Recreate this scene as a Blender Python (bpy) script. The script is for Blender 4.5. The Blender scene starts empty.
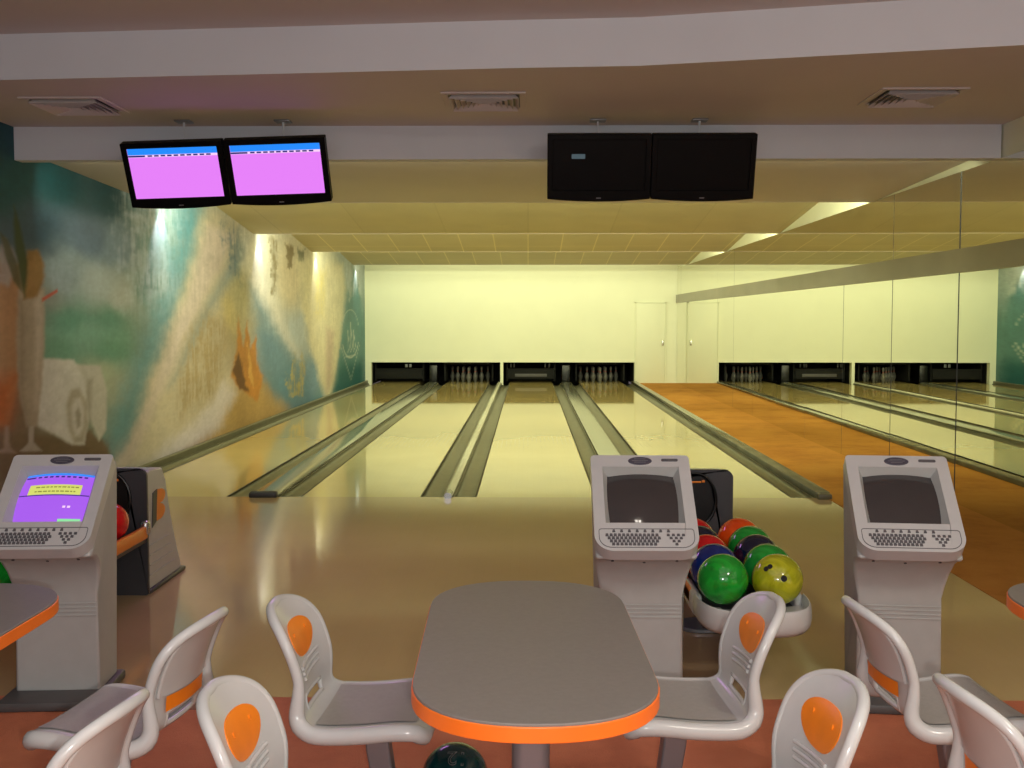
import bpy, bmesh, math, random
import numpy as np
from mathutils import Vector, Matrix
PI = math.pi
random.seed(7)
C = bpy.context.scene.collection

# ------------------------------------------------------------------ colour / materials
def S(r, g, b):
    f = lambda c: (c/255/12.92) if c/255 <= .04045 else ((c/255+.055)/1.055)**2.4
    return (f(r), f(g), f(b), 1)

def mat(name, col, rough=.5, metal=0, var=.06, scale=8, spec=.5, coat=0, bump=0, bscale=200, emit=None, estr=0):
    m = bpy.data.materials.new(name); m.use_nodes = True
    nt = m.node_tree; p = nt.nodes['Principled BSDF']
    p.inputs['Roughness'].default_value = rough
    p.inputs['Metallic'].default_value = metal
    p.inputs['Specular IOR Level'].default_value = spec
    p.inputs['Coat Weight'].default_value = coat
    tc = nt.nodes.new('ShaderNodeTexCoord')
    nz = nt.nodes.new('ShaderNodeTexNoise'); nz.inputs['Scale'].default_value = scale; nz.inputs['Detail'].default_value = 4
    nt.links.new(tc.outputs['Object'], nz.inputs['Vector'])
    rp = nt.nodes.new('ShaderNodeValToRGB')
    c0 = [max(0, c*(1-var)) for c in col[:3]]+[1]; c1 = [min(1, c*(1+var)) for c in col[:3]]+[1]
    rp.color_ramp.elements[0].position = .3; rp.color_ramp.elements[0].color = c0
    rp.color_ramp.elements[1].position = .7; rp.color_ramp.elements[1].color = c1
    nt.links.new(nz.outputs['Fac'], rp.inputs['Fac'])
    nt.links.new(rp.outputs['Color'], p.inputs['Base Color'])
    if bump:
        n2 = nt.nodes.new('ShaderNodeTexNoise'); n2.inputs['Scale'].default_value = bscale
        nt.links.new(tc.outputs['Object'], n2.inputs['Vector'])
        b = nt.nodes.new('ShaderNodeBump'); b.inputs['Strength'].default_value = bump; b.inputs['Distance'].default_value = .004
        nt.links.new(n2.outputs['Fac'], b.inputs['Height']); nt.links.new(b.outputs['Normal'], p.inputs['Normal'])
    if emit:
        p.inputs['Emission Color'].default_value = emit; p.inputs['Emission Strength'].default_value = estr
    m['ramp'] = rp.name
    return m

def node(m, t, **kw):
    n = m.node_tree.nodes.new(t)
    for k, v in kw.items(): setattr(n, k, v)
    return n

# ------------------------------------------------------------------ mesh builder
class MB:
    def __init__(s): s.bm = bmesh.new()
    def quadgrid(s, P, closeu=False, closev=False, skip=None, flip=False):
        nu, nv = len(P), len(P[0])
        V = [[s.bm.verts.new(p) for p in row] for row in P]
        for i in range(nu if closeu else nu-1):
            for j in range(nv if closev else nv-1):
                if skip and skip(i, j): continue
                q = [V[i][j], V[(i+1) % nu][j], V[(i+1) % nu][(j+1) % nv], V[i][(j+1) % nv]]
                if flip: q.reverse()
                try: s.bm.faces.new(q)
                except ValueError: pass
        return V
    def box(s, c, d, bev=0, seg=2, rot=None):
        r = bmesh.ops.create_cube(s.bm, size=1)
        vs = r['verts']
        bmesh.ops.scale(s.bm, vec=d, verts=vs)
        if bev:
            es = list({e for v in vs for e in v.link_edges})
            g = bmesh.ops.bevel(s.bm, geom=es, offset=bev, segments=seg, affect='EDGES', profile=.5)
            vs = list({v for f in g['faces'] for v in f.verts} | {v for v in vs if v.is_valid})
        if rot is not None: bmesh.ops.rotate(s.bm, cent=(0, 0, 0), matrix=rot, verts=vs)
        bmesh.ops.translate(s.bm, vec=c, verts=vs)
        return s
    def tube(s, pts, rad, n=10, closed=False, caps=True):
        pts = [Vector(p) for p in pts]; N = len(pts)
        if not hasattr(rad, '__len__'): rad = [rad]*N
        tan = []
        for i in range(N):
            a = pts[(i-1) % N] if (closed or i > 0) else pts[i]
            b = pts[(i+1) % N] if (closed or i < N-1) else pts[i]
            tan.append((b-a).normalized())
        u = tan[0].orthogonal().normalized(); rows = []
        for i in range(N):
            u = (u - tan[i]*u.dot(tan[i])).normalized(); w = tan[i].cross(u)
            rows.append([pts[i]+(u*math.cos(2*PI*k/n)+w*math.sin(2*PI*k/n))*rad[i] for k in range(n)])
        if closed:   # align the seam
            best = min(range(n), key=lambda k: (rows[0][k]-rows[-1][0]).length)
            V = [[s.bm.verts.new(p) for p in r] for r in rows]
            for i in range(N):
                off = best if i == N-1 else 0
                A, B = V[i], V[(i+1) % N]
                for k in range(n):
                    s.bm.faces.new([A[k], A[(k+1) % n], B[(k+1+off) % n], B[(k+off) % n]])
        else:
            V = s.quadgrid(rows, closev=True)
            if caps:
                s.bm.faces.new(list(reversed(V[0]))); s.bm.faces.new(V[-1])
        return s
    def lathe(s, prof, n=24, c=(0, 0, 0)):
        rows = [[(c[0]+r*math.cos(2*PI*k/n), c[1]+r*math.sin(2*PI*k/n), c[2]+z) for k in range(n)] for r, z in prof]
        V = s.quadgrid(rows, closev=True)
        s.bm.faces.new(list(reversed(V[0]))); s.bm.faces.new(V[-1])
        return s
    def prism(s, out, a, b, f):
        """outline out (list of 2D points) extruded from a to b; f(u, v, w) gives the 3D point"""
        A = [s.bm.verts.new(f(u, v, a)) for u, v in out]; B = [s.bm.verts.new(f(u, v, b)) for u, v in out]
        n = len(out)
        for i in range(n): s.bm.faces.new([A[i], A[(i+1) % n], B[(i+1) % n], B[i]])
        s.bm.faces.new(list(reversed(A))); s.bm.faces.new(B)
        return s
    def ring(s, out, inn, a, b, f):
        n = len(out)
        L = [[s.bm.verts.new(f(u, v, w)) for u, v in o] for o, w in ((out, a), (out, b), (inn, b), (inn, a))]
        for q in range(4):
            A, B = L[q], L[(q+1) % 4]
            for i in range(n): s.bm.faces.new([A[i], A[(i+1) % n], B[(i+1) % n], B[i]])
        return s
    def build(s, name, m, parent=None, bev=0, seg=2, ang=35, loc=None, mods=None):
        bmesh.ops.recalc_face_normals(s.bm, faces=s.bm.faces)
        me = bpy.data.meshes.new(name); s.bm.to_mesh(me); s.bm.free()
        for p in me.polygons: p.use_smooth = True
        me.set_sharp_from_angle(angle=math.radians(ang))
        o = bpy.data.objects.new(name, me); C.objects.link(o)
        if m: me.materials.append(m)
        if parent: o.parent = parent
        if loc: o.location = loc
        if bev:
            b = o.modifiers.new('bevel', 'BEVEL'); b.width = bev; b.segments = seg; b.limit_method = 'ANGLE'; b.angle_limit = math.radians(40)
            b.harden_normals = False
        return o

def thing(name, label, cat, loc=(0, 0, 0), rz=0, group=None):
    o = bpy.data.objects.new(name, None); C.objects.link(o); o.empty_display_size = .1
    o.location = loc; o.rotation_euler = (0, 0, rz); o['label'] = label; o['category'] = cat
    if group: o['group'] = group
    return o
def tag(o, label, cat, group=None, kind=None):
    o['label'] = label; o['category'] = cat
    if group: o['group'] = group
    if kind: o['kind'] = kind
    return o
def struct(o, label, cat='room'):
    o['kind'] = 'structure'; o['label'] = label; o['category'] = cat
    return o
def copy_tree(o, parent=None):
    c = o.copy(); C.objects.link(c)
    if parent: c.parent = parent
    for ch in list(o.children): copy_tree(ch, c)
    return c
def rrect(hw, h0, h1, r, n=8, rs=None):
    """rounded rectangle outline; rs = radii (bl, br, tr, tl)"""
    rs = rs or (r,)*4; out = []
    for (cx, cy, a0), rr in zip(((-1, 0, PI), (1, 0, 1.5*PI), (1, 1, 0), (-1, 1, .5*PI)), rs):
        x = cx*(hw-rr); y = (h0+rr) if cy == 0 else (h1-rr)
        for k in range(n+1):
            a = a0+.5*PI*k/n
            out.append((x+rr*math.cos(a), y+rr*math.sin(a)))
    return out
def loop_to(hw, hh, cx, cy, out):
    """inner rectangle loop with as many points as out, matched by angle"""
    res = []
    for k in range(len(out)):
        q = k*4/len(out)
        i = int(q); t = q-i
        cs = [(-hw, -hh), (hw, -hh), (hw, hh), (-hw, hh)]
        a = cs[i]; b = cs[(i+1) % 4]
        res.append((cx+a[0]+(b[0]-a[0])*t, cy+a[1]+(b[1]-a[1])*t))
    return res
# ------------------------------------------------------------------ material palette
M = {}
M['cream'] = mat('cream_wall_paint', S(238, 240, 216), .6, var=.015, scale=2)
M['white'] = mat('white_ceiling_paint', S(216, 207, 205), .7, var=.02, scale=1.5)
M['soffit'] = mat('lilac_white_paint', S(226, 230, 238), .7, var=.02, scale=1.5)
M['green_wall'] = mat('dark_green_wall_paint', S(24, 70, 66), .6, var=.1, scale=2)
M['plastic'] = mat('light_grey_plastic', S(196, 198, 196), .2, var=.02, scale=14, spec=.55)
M['seat'] = mat('textured_grey_plastic', S(162, 160, 154), .5, var=.04, scale=60, bump=.25, bscale=700)
M['orange'] = mat('orange_plastic', S(244, 136, 28), .35, var=.05, scale=12)
M['orange_edge'] = mat('orange_edging', S(250, 122, 34), .4, var=.05, scale=10)
M['laminate'] = mat('warm_grey_laminate', S(126, 122, 117), .38, var=.05, scale=70)
M['metal'] = mat('grey_painted_metal', S(138, 140, 146), .35, metal=.5, var=.05)
M['chrome'] = mat('bright_metal', S(200, 200, 198), .25, metal=.9, var=.04)
M['base'] = mat('dark_grey_base', S(86, 84, 84), .5, var=.1)
M['dark'] = mat('charcoal_plastic', S(62, 62, 66), .4, var=.08)
M['black'] = mat('black_plastic', S(8, 8, 9), .35, var=.2)
M['tv'] = mat('screen_black_plastic', S(7, 7, 8), .45, var=.2, spec=.15)
M['soot'] = mat('matt_black_paint', S(16, 16, 17), .8, var=.3, scale=3)
M['kiosk'] = mat('console_grey_plastic', S(176, 178, 176), .4, var=.03, scale=18)
M['kiosk_face'] = mat('console_panel_plastic', S(190, 190, 190), .32, var=.02, scale=18)
M['key'] = mat('dark_grey_key_plastic', S(88, 86, 90), .5, var=.1)
M['badge'] = mat('slate_badge', S(72, 70, 82), .4, var=.15)
M['glass'] = mat('dark_tube_glass', S(60, 57, 58), .06, var=.05, spec=.6)
M['gutter'] = mat('olive_gutter_plastic', S(104, 101, 82), .35, var=.12, scale=6)
M['gutter_edge'] = mat('dark_brown_gutter_edge', S(58, 50, 38), .5, var=.15)
M['cap'] = mat('grey_capping', S(122, 122, 106), .12, var=.2, scale=2.2)
M['cap_light'] = mat('cream_capping', S(214, 212, 190), .25, var=.05, scale=3)
M['pin'] = mat('shade_greyed_pin_lacquer', S(106, 104, 102), .45, var=.02)  # white lacquer greyed so its colour carries the dim pit shade
M['pin_red'] = mat('red_pin_stripe', S(180, 30, 30), .3, var=.05)
M['band'] = mat('brushed_metal_band', S(150, 142, 136), .34, metal=.85, var=.08, scale=1.4)
M['mural_wall'] = None

def lane_mat(name, col, board, seam, rough, mixf=.22):
    m = mat(name, col, rough, var=.05, scale=1.2, spec=.5)
    nt = m.node_tree; p = nt.nodes['Principled BSDF']
    tc = [n for n in nt.nodes if n.type == 'TEX_COORD'][0]
    mp = node(m, 'ShaderNodeMapping'); mp.inputs['Rotation'].default_value = (0, 0, PI/2)
    nt.links.new(tc.outputs['Object'], mp.inputs['Vector'])
    br = node(m, 'ShaderNodeTexBrick'); br.inputs['Scale'].default_value = 1
    br.inputs['Brick Width'].default_value = 1.4; br.inputs['Row Height'].default_value = board
    br.inputs['Mortar Size'].default_value = seam; br.inputs['Mortar Smooth'].default_value = .3
    br.inputs['Color1'].default_value = (1, 1, 1, 1); br.inputs['Color2'].default_value = (.95, .94, .92, 1)
    br.inputs['Mortar'].default_value = (.62, .58, .5, 1)
    nt.links.new(mp.outputs['Vector'], br.inputs['Vector'])
    mx = node(m, 'ShaderNodeMix', data_type='RGBA', blend_type='MULTIPLY'); mx.inputs[0].default_value = mixf
    nt.links.new(nt.nodes[m['ramp']].outputs['Color'], mx.inputs[6]); nt.links.new(br.outputs['Color'], mx.inputs[7])
    nt.links.new(mx.outputs[2], p.inputs['Base Color'])
    return m
M['lane'] = lane_mat('lacquered_maple_lane', S(206, 184, 124), .055, .0008, .04)
M['approach'] = lane_mat('lacquered_approach_boards', S(190, 163, 122), .055, .0006, .08, .2)

def tile_mat(name, bw, rh, mort):
    m = mat(name, S(206, 196, 160), .7, var=.04, scale=1.5)
    nt = m.node_tree; p = nt.nodes['Principled BSDF']
    tc = [n for n in nt.nodes if n.type == 'TEX_COORD'][0]
    br = node(m, 'ShaderNodeTexBrick'); br.offset = 0; br.inputs['Scale'].default_value = 1
    br.inputs['Brick Width'].default_value = bw; br.inputs['Row Height'].default_value = rh
    br.inputs['Mortar Size'].default_value = .012; br.inputs['Mortar Smooth'].default_value = .2
    br.inputs['Color1'].default_value = (.92, .92, .92, 1); br.inputs['Color2'].default_value = (1, 1, 1, 1)
    br.inputs['Mortar'].default_value = (mort, mort, mort*.97, 1)
    nt.links.new(tc.outputs['Object'], br.inputs['Vector'])
    mx = node(m, 'ShaderNodeMix', data_type='RGBA', blend_type='MULTIPLY'); mx.inputs[0].default_value = .8
    nt.links.new(nt.nodes[m['ramp']].outputs['Color'], mx.inputs[6]); nt.links.new(br.outputs['Color'], mx.inputs[7])
    nt.links.new(mx.outputs[2], p.inputs['Base Color'])
    return m
M['tiles'] = tile_mat('ceiling_tiles', .6, 1.2, 1.35)
M['boards'] = tile_mat('ceiling_boards', 1.2, 2.4, .86)

def carpet_mat(name, c0, c1, c2, s=1.1, rough=.9):
    m = mat(name, c0, rough, var=.0, spec=.15)
    nt = m.node_tree; p = nt.nodes['Principled BSDF']
    rp = nt.nodes[m['ramp']]; rp.color_ramp.elements[0].color = c1; rp.color_ramp.elements[1].color = c2
    e = rp.color_ramp.elements.new(.5); e.color = c0
    nz = [n for n in nt.nodes if n.type == 'TEX_NOISE'][0]; nz.inputs['Scale'].default_value = s; nz.inputs['Detail'].default_value = 8; nz.inputs['Roughness'].default_value = .7
    tc = [n for n in nt.nodes if n.type == 'TEX_COORD'][0]
    n2 = node(m, 'ShaderNodeTexNoise'); n2.inputs['Scale'].default_value = 160
    b = node(m, 'ShaderNodeBump'); b.inputs['Strength'].default_value = .5; b.inputs['Distance'].default_value = .006
    nt.links.new(tc.outputs['Object'], n2.inputs['Vector']); nt.links.new(n2.outputs['Fac'], b.inputs['Height'])
    nt.links.new(b.outputs['Normal'], p.inputs['Normal'])
    return m
M['carpet'] = carpet_mat('orange_brown_carpet', S(198, 138, 62), S(168, 108, 48), S(208, 150, 70))
M['terracotta'] = carpet_mat('terracotta_floor', S(200, 122, 90), S(184, 108, 80), S(208, 132, 98), 2.2, .7)

def mirror_mat():
    m = bpy.data.materials.new('wall_mirror'); m.use_nodes = True
    p = m.node_tree.nodes['Principled BSDF']
    p.inputs['Base Color'].default_value = (.80, .80, .72, 1); p.inputs['Metallic'].default_value = 1; p.inputs['Roughness'].default_value = 0.0
    return m
M['mirror'] = mirror_mat()

def ball_mat(name, a, b, scale=5, rough=.1):
    m = mat(name, a, rough, var=0, scale=scale, coat=.3)
    nt = m.node_tree; rp = nt.nodes[m['ramp']]
    rp.color_ramp.elements[0].color = a; rp.color_ramp.elements[1].color = b
    nz = [n for n in nt.nodes if n.type == 'TEX_NOISE'][0]; nz.inputs['Distortion'].default_value = 2.5
    return m
M['b_green'] = ball_mat('green_pearl_ball', S(10, 120, 32), S(30, 170, 50), 9)
M['b_green2'] = ball_mat('bright_green_ball', S(22, 128, 40), S(34, 160, 56), 9)
M['b_yellow'] = ball_mat('yellow_green_pearl_ball', S(140, 148, 12), S(190, 190, 40), 9)
M['b_blue'] = ball_mat('blue_ball', S(14, 34, 100), S(22, 46, 130))
M['b_navy'] = ball_mat('navy_ball', S(12, 18, 40), S(20, 30, 60))
M['b_red'] = ball_mat('red_ball', S(190, 16, 22), S(214, 30, 34))
M['b_orange'] = ball_mat('orange_ball', S(222, 70, 10), S(236, 92, 20))
M['b_teal'] = ball_mat('dark_teal_ball', S(4, 44, 46), S(8, 60, 60), 5, .2)

def glow(name, col, st):
    m = bpy.data.materials.new(name); m.use_nodes = True
    nt = m.node_tree; p = nt.nodes['Principled BSDF']
    p.inputs['Base Color'].default_value = (.02, .02, .02, 1); p.inputs['Roughness'].default_value = .3
    p.inputs['Emission Color'].default_value = col; p.inputs['Emission Strength'].default_value = st
    return m
M['scr_pink'] = glow('magenta_screen', S(236, 132, 255), .95)
M['scr_blue'] = glow('blue_screen_bar', S(30, 140, 255), 1.0)
M['scr_navy'] = glow('navy_screen_mark', S(20, 30, 130), .8)
M['scr_violet'] = glow('violet_screen', S(176, 96, 250), .9)
M['scr_yellow'] = glow('yellow_screen_box', S(214, 220, 110), 1.0)
M['scr_green'] = glow('green_screen_mark', S(150, 240, 170), .9)
M['scr_text'] = glow('olive_screen_text', S(150, 150, 60), .8)
M['scr_white'] = glow('white_screen_mark', S(250, 210, 250), 1.0)
M['scr_grey'] = glow('grey_screen_box', S(70, 92, 100), .8)
M['bulb'] = glow('lamp_bulb', (1, .93, .8, 1), 25)
M['spot_glow'] = glow('spot_lamp', (1, .97, .85, 1), 12)
MURAL_BASE=[(8.31,2.91,25,80,80),(8.69,2.664,20,90,90),(9.71,2.704,25,85,90),(10.88,2.741,40,90,100),(9.29,2.286,60,90,105),(10.36,2.319,120,142,158),(11.12,2.274,150,172,182),(9.67,1.927,165,180,180),(10.58,1.911,195,205,195),(11.09,1.778,205,210,195),(9.46,1.751,150,155,145),(9.07,1.582,125,165,140),(9.86,1.581,110,165,140),(10.81,1.561,118,168,145),(10.31,1.442,140,185,160),(10.8,1.29,118,170,140),(9.64,1.322,118,170,140),(10.53,1.061,190,200,165),(11.04,0.886,185,190,160),(10.89,0.601,150,170,150),(9.61,0.89,170,165,140),(9.19,0.504,130,110,80),(10.25,0.334,120,100,70),(8.67,0.801,140,110,85),(8.56,1.736,150,120,100),(12.03,2.756,150,190,190),(12.01,2.328,150,185,180),(11.82,1.896,140,175,165),(13.26,2.757,120,175,175),(12.5,2.247,120,160,150),(14.07,2.579,215,205,170),(13.41,1.937,215,200,160),(12.8,1.349,210,190,155),(12.25,0.81,215,195,160),(11.74,0.418,210,195,175),(11.28,0.157,205,195,185),(13.99,1.202,170,145,95),(14.45,1.448,175,155,110),(13.76,0.838,175,150,105),(14.95,1.71,205,185,120),(14.98,2.377,110,130,130),(15.74,1.997,190,180,130),(14.64,0.526,215,200,185),(13.51,0.12,185,165,170),(15.65,0.312,195,160,95),(16.52,0.39,190,150,80),(17.48,0.085,180,145,90),(16.34,2.593,235,230,200),(17.04,1.879,225,220,190),(17.88,1.094,160,180,185),(18.58,0.408,110,150,160),(17.84,0.295,130,140,120),(19.86,1.395,190,200,190),(19.07,2.253,220,205,160),(20.81,1.942,225,215,170),(21.83,2.348,235,230,185),(22.32,1.371,225,215,165),(22.83,0.344,215,205,165),(20.92,0.448,130,165,175),(21.71,0.015,120,160,160),(25.5,2.022,110,150,140),(24.74,0.905,85,140,130),(25.4,0.204,50,120,115),(24.03,0.062,55,120,110),(26.65,1.09,95,145,130),(25.82,2.601,190,200,180)]  # both mural tables: positions traced as image pixels, then projected onto the wall plane
MURAL_SHAPES=[([(9.34,1.665),(11.25,1.65),(11.24,1.52),(9.33,1.557)],(100,160,130),0.08,0.5,0.05),([(9.32,1.389),(11.23,1.328),(11.34,1.194),(9.32,1.306)],(108,165,135),0.08,0.45,0.05),([(9.33,1.515),(11.3,1.479),(11.29,1.368),(9.32,1.415)],(130,185,155),0.04,0.5,0.05),([(13.25,2.58),(14.07,2.641),(12.56,1.466),(11.23,0.367),(10.79,0.2),(10.6,0.436),(11.64,1.371)],(100,160,165),0.1,0.8,0.08),([(14.09,3.017),(15.96,2.966),(14.81,1.841),(15.45,0.537),(12.37,-0.003),(10.94,0.081),(11.44,0.345),(13.0,1.578)],(217,202,165),0.09,0.85,0.08),([(16.12,2.78),(16.71,2.764),(14.33,1.68),(12.97,0.974),(12.59,0.811),(13.63,1.553)],(128,150,150),0.07,0.65,0.06),([(14.21,2.765),(15.57,2.767),(13.63,1.602),(11.9,0.509),(11.22,0.104),(10.89,0.108),(11.92,0.766),(13.24,1.815)],(222,202,182),0.05,0.75,0.05),([(14.15,1.678),(15.09,1.603),(15.06,0.97),(14.36,0.572),(12.75,0.433),(12.96,0.881),(13.46,1.397)],(172,146,96),0.1,0.8,0.12),([(11.61,2.858),(13.08,2.972),(12.52,1.97),(11.67,1.809),(11.4,2.342)],(235,240,232),0.16,0.95,0.22),([(11.71,2.569),(12.35,2.7),(11.98,1.793),(11.61,1.891)],(120,160,168),0.08,0.4,0.1),([(12.28,2.617),(12.7,2.764),(12.46,2.19),(12.15,2.067)],(95,150,155),0.06,0.6,0.15),([(12.89,2.896),(14.09,2.929),(13.43,2.272),(12.74,2.09)],(95,160,165),0.1,0.6,0.12),([(14.96,2.88),(15.96,2.881),(15.75,2.109),(15.28,2.257)],(70,105,115),0.06,0.75,0.22),([(15.96,2.824),(17.22,2.83),(17.99,1.895),(19.84,0.863),(17.41,1.419),(16.31,2.012)],(238,232,205),0.1,0.8,0.1),([(16.32,2.084),(17.04,1.879),(21.3,0.045),(22.34,-0.232),(18.32,-0.137),(16.98,0.663)],(95,140,150),0.1,0.75,0.08),([(15.24,0.511),(16.97,0.602),(19.11,-0.004),(18.17,-0.172),(15.41,-0.114),(12.2,-0.114),(14.34,0.186)],(198,160,92),0.08,0.85,0.08),([(14.89,0.736),(15.5,0.534),(14.72,0.189),(12.99,0.035),(11.81,-0.039),(12.31,0.172),(13.73,0.406)],(225,212,200),0.06,0.8,0.08),([(15.62,1.632),(15.87,1.207),(16.11,1.576),(16.32,1.137),(16.64,1.337),(16.67,0.904),(17.04,0.72),(16.71,0.377),(16.23,0.47),(15.56,0.656),(15.2,0.814),(15.48,1.161)],(210,142,56),0.03,0.95,0.05),([(15.26,0.866),(15.59,1.13),(15.85,0.838),(16.17,0.532),(15.67,0.621)],(95,62,40),0.03,0.85,0.05),([(16.1,1.288),(16.31,0.962),(16.47,0.572),(16.19,0.778)],(240,190,95),0.02,0.7,0.05),([(17.63,2.859),(18.19,2.867),(18.0,2.023),(17.72,2.016)],(125,108,58),0.03,0.8,0.12),([(18.79,2.843),(19.35,2.846),(19.24,2.429),(18.84,2.412)],(120,100,55),0.03,0.8,0.1),([(19.68,2.833),(20.39,2.823),(20.2,2.596),(19.84,2.596)],(70,85,60),0.03,0.7,0.1),([(19.75,2.592),(24.57,2.792),(24.95,2.234),(23.28,-0.141),(22.35,-0.072),(20.58,1.204)],(236,226,175),0.08,0.85,0.1),([(21.43,2.486),(22.49,2.531),(22.22,1.61),(21.38,1.571)],(222,205,110),0.08,0.7,0.14),([(22.43,1.37),(23.36,1.361),(22.94,0.235),(22.36,0.128)],(196,160,140),0.07,0.5,0.1),([(18.67,0.704),(19.06,0.464),(19.33,1.02),(19.64,0.517),(20.02,1.035),(20.27,0.629),(20.07,0.224),(18.96,0.247)],(200,180,95),0.03,0.8,0.12),([(25.98,2.907),(27.18,2.05),(27.4,-0.102),(22.8,-0.106),(24.63,1.348)],(88,142,130),0.07,0.9,0.05),([(24.2,0.66),(27.27,0.591),(27.39,-0.151),(23.04,-0.102)],(30,105,100),0.12,0.85,0.08),([(24.98,2.856),(27.23,2.97),(27.35,2.101),(26.4,2.272),(25.21,2.017)],(205,214,196),0.06,0.6,0.22),([(8.5,0.663),(8.84,0.69),(9.59,0.544),(10.26,0.565),(10.7,0.377),(10.83,0.056),(8.48,0.357)],(128,102,76),0.03,0.95,0.03),([(9.93,1.189),(10.54,1.146),(10.7,0.908),(10.65,0.526),(10.47,0.44),(10.13,0.834)],(216,208,188),0.02,1,0.01),([(10.13,0.834),(10.24,1.029),(10.33,1.024),(10.27,0.657)],(160,148,128),0.03,0.7,0.01),([(9.24,1.267),(9.93,1.225),(10.15,1.034),(10.24,0.678),(10.11,0.451),(9.85,0.472),(9.13,0.727)],(236,228,210),0.02,1,0.015),([(9.74,0.837),(9.85,0.962),(10.03,0.969),(10.21,0.829),(10.22,0.616),(10.09,0.472),(9.89,0.485),(9.77,0.632)],(186,172,148),0.025,0.9,0.01),([(9.84,0.802),(9.91,0.877),(10.05,0.877),(10.13,0.779),(10.12,0.624),(10.03,0.534),(9.92,0.545),(9.84,0.661)],(230,220,202),0.025,0.9,0.01),([(9.93,0.76),(10.0,0.79),(10.06,0.73),(10.03,0.624),(9.96,0.613)],(160,146,124),0.02,0.8,0.01),([(8.41,2.018),(8.88,2.026),(8.93,1.742),(8.82,1.067),(8.63,0.758),(8.31,0.789)],(196,142,98),0.02,0.95,0.01),([(8.37,1.192),(8.85,1.153),(8.75,0.913),(8.63,0.758),(8.31,0.789)],(205,100,45),0.05,0.85,0.03),([(8.41,1.883),(8.6,1.89),(8.56,1.121),(8.36,1.131)],(222,175,130),0.05,0.6,0.02),([(8.59,0.763),(8.65,0.756),(8.66,0.583),(8.76,0.531),(8.4,0.575),(8.56,0.594)],(190,165,140),0.015,0.7,0.01),([(8.88,1.82),(9.35,1.849),(9.34,1.414),(9.24,0.959),(9.15,0.709),(8.96,0.726),(8.85,0.985),(8.81,1.424)],(188,168,142),0.02,0.97,0.01),([(9.19,1.795),(9.32,1.815),(9.3,1.373),(9.16,0.84),(9.12,0.844)],(222,205,180),0.03,0.7,0.02),([(8.9,1.741),(8.99,1.743),(8.93,1.101),(8.98,0.773),(8.87,1.024)],(150,128,100),0.03,0.6,0.02),([(9.0,0.723),(9.09,0.714),(9.09,0.583),(9.23,0.491),(8.83,0.539),(8.99,0.593)],(205,192,172),0.012,0.8,0.01),([(8.95,2.045),(9.04,2.147),(9.21,2.157),(9.36,2.066),(9.35,1.916),(9.23,1.78),(9.0,1.743),(8.94,1.862)],(165,120,62),0.02,0.95,0.03),([(9.02,2.017),(9.15,2.105),(9.28,2.029),(9.21,1.87),(9.04,1.825)],(188,142,84),0.03,0.7,0.03),([(8.51,2.114),(8.65,2.215),(8.78,2.131),(8.8,1.96),(8.66,1.853),(8.5,1.886)],(200,188,180),0.03,0.8,0.05),([(8.83,2.487),(8.93,2.346),(9.04,2.05),(8.99,1.759),(8.91,1.9),(8.83,2.134)],(62,78,42),0.015,0.95,0.01),([(8.59,2.256),(8.72,2.204),(8.88,1.994),(8.94,1.806),(8.78,1.896),(8.64,2.107)],(84,82,52),0.015,0.85,0.01),([(9.3,1.731),(9.3,1.765),(9.61,1.848),(9.62,1.822)],(205,90,70),0.008,0.95,0.0)]
# ------------------------------------------------------------------ the room
XL, XR, YB = -4.05, 3.68, 27.8          # mural wall, mirror wall, pin wall
YF = 9.93                               # foul line
LOW, MID, TOP = 2.84, 3.10, 3.385       # ceiling heights: lanes, approach, seating
def slab(name, m, x0, x1, y0, y1, z0, z1, label=None, cat='floor', parent=None):
    o = MB().box(((x0+x1)/2, (y0+y1)/2, (z0+z1)/2), (x1-x0, y1-y0, z1-z0)).build(name, m, parent)
    return struct(o, label, cat) if label else o
slab('floor', M['terracotta'], XL-.3, XR+.3, -3, 4.62, -.15, 0, 'terracotta coloured floor under the tables and chairs')
slab('floor_approach', M['approach'], XL, 2.66, 4.62, YF, -.15, 0, 'glossy pale board approach in front of the lanes')
slab('floor_carpet', M['carpet'], 2.66, XR+.02, 4.62, YB, -.15, .004, 'orange carpet walkway running along the mirror wall')
slab('floor_base', M['soot'], XL, 2.70, YF, YB+2.2, -.30, -.14, 'black floor base under the lanes and pin pits')

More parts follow.
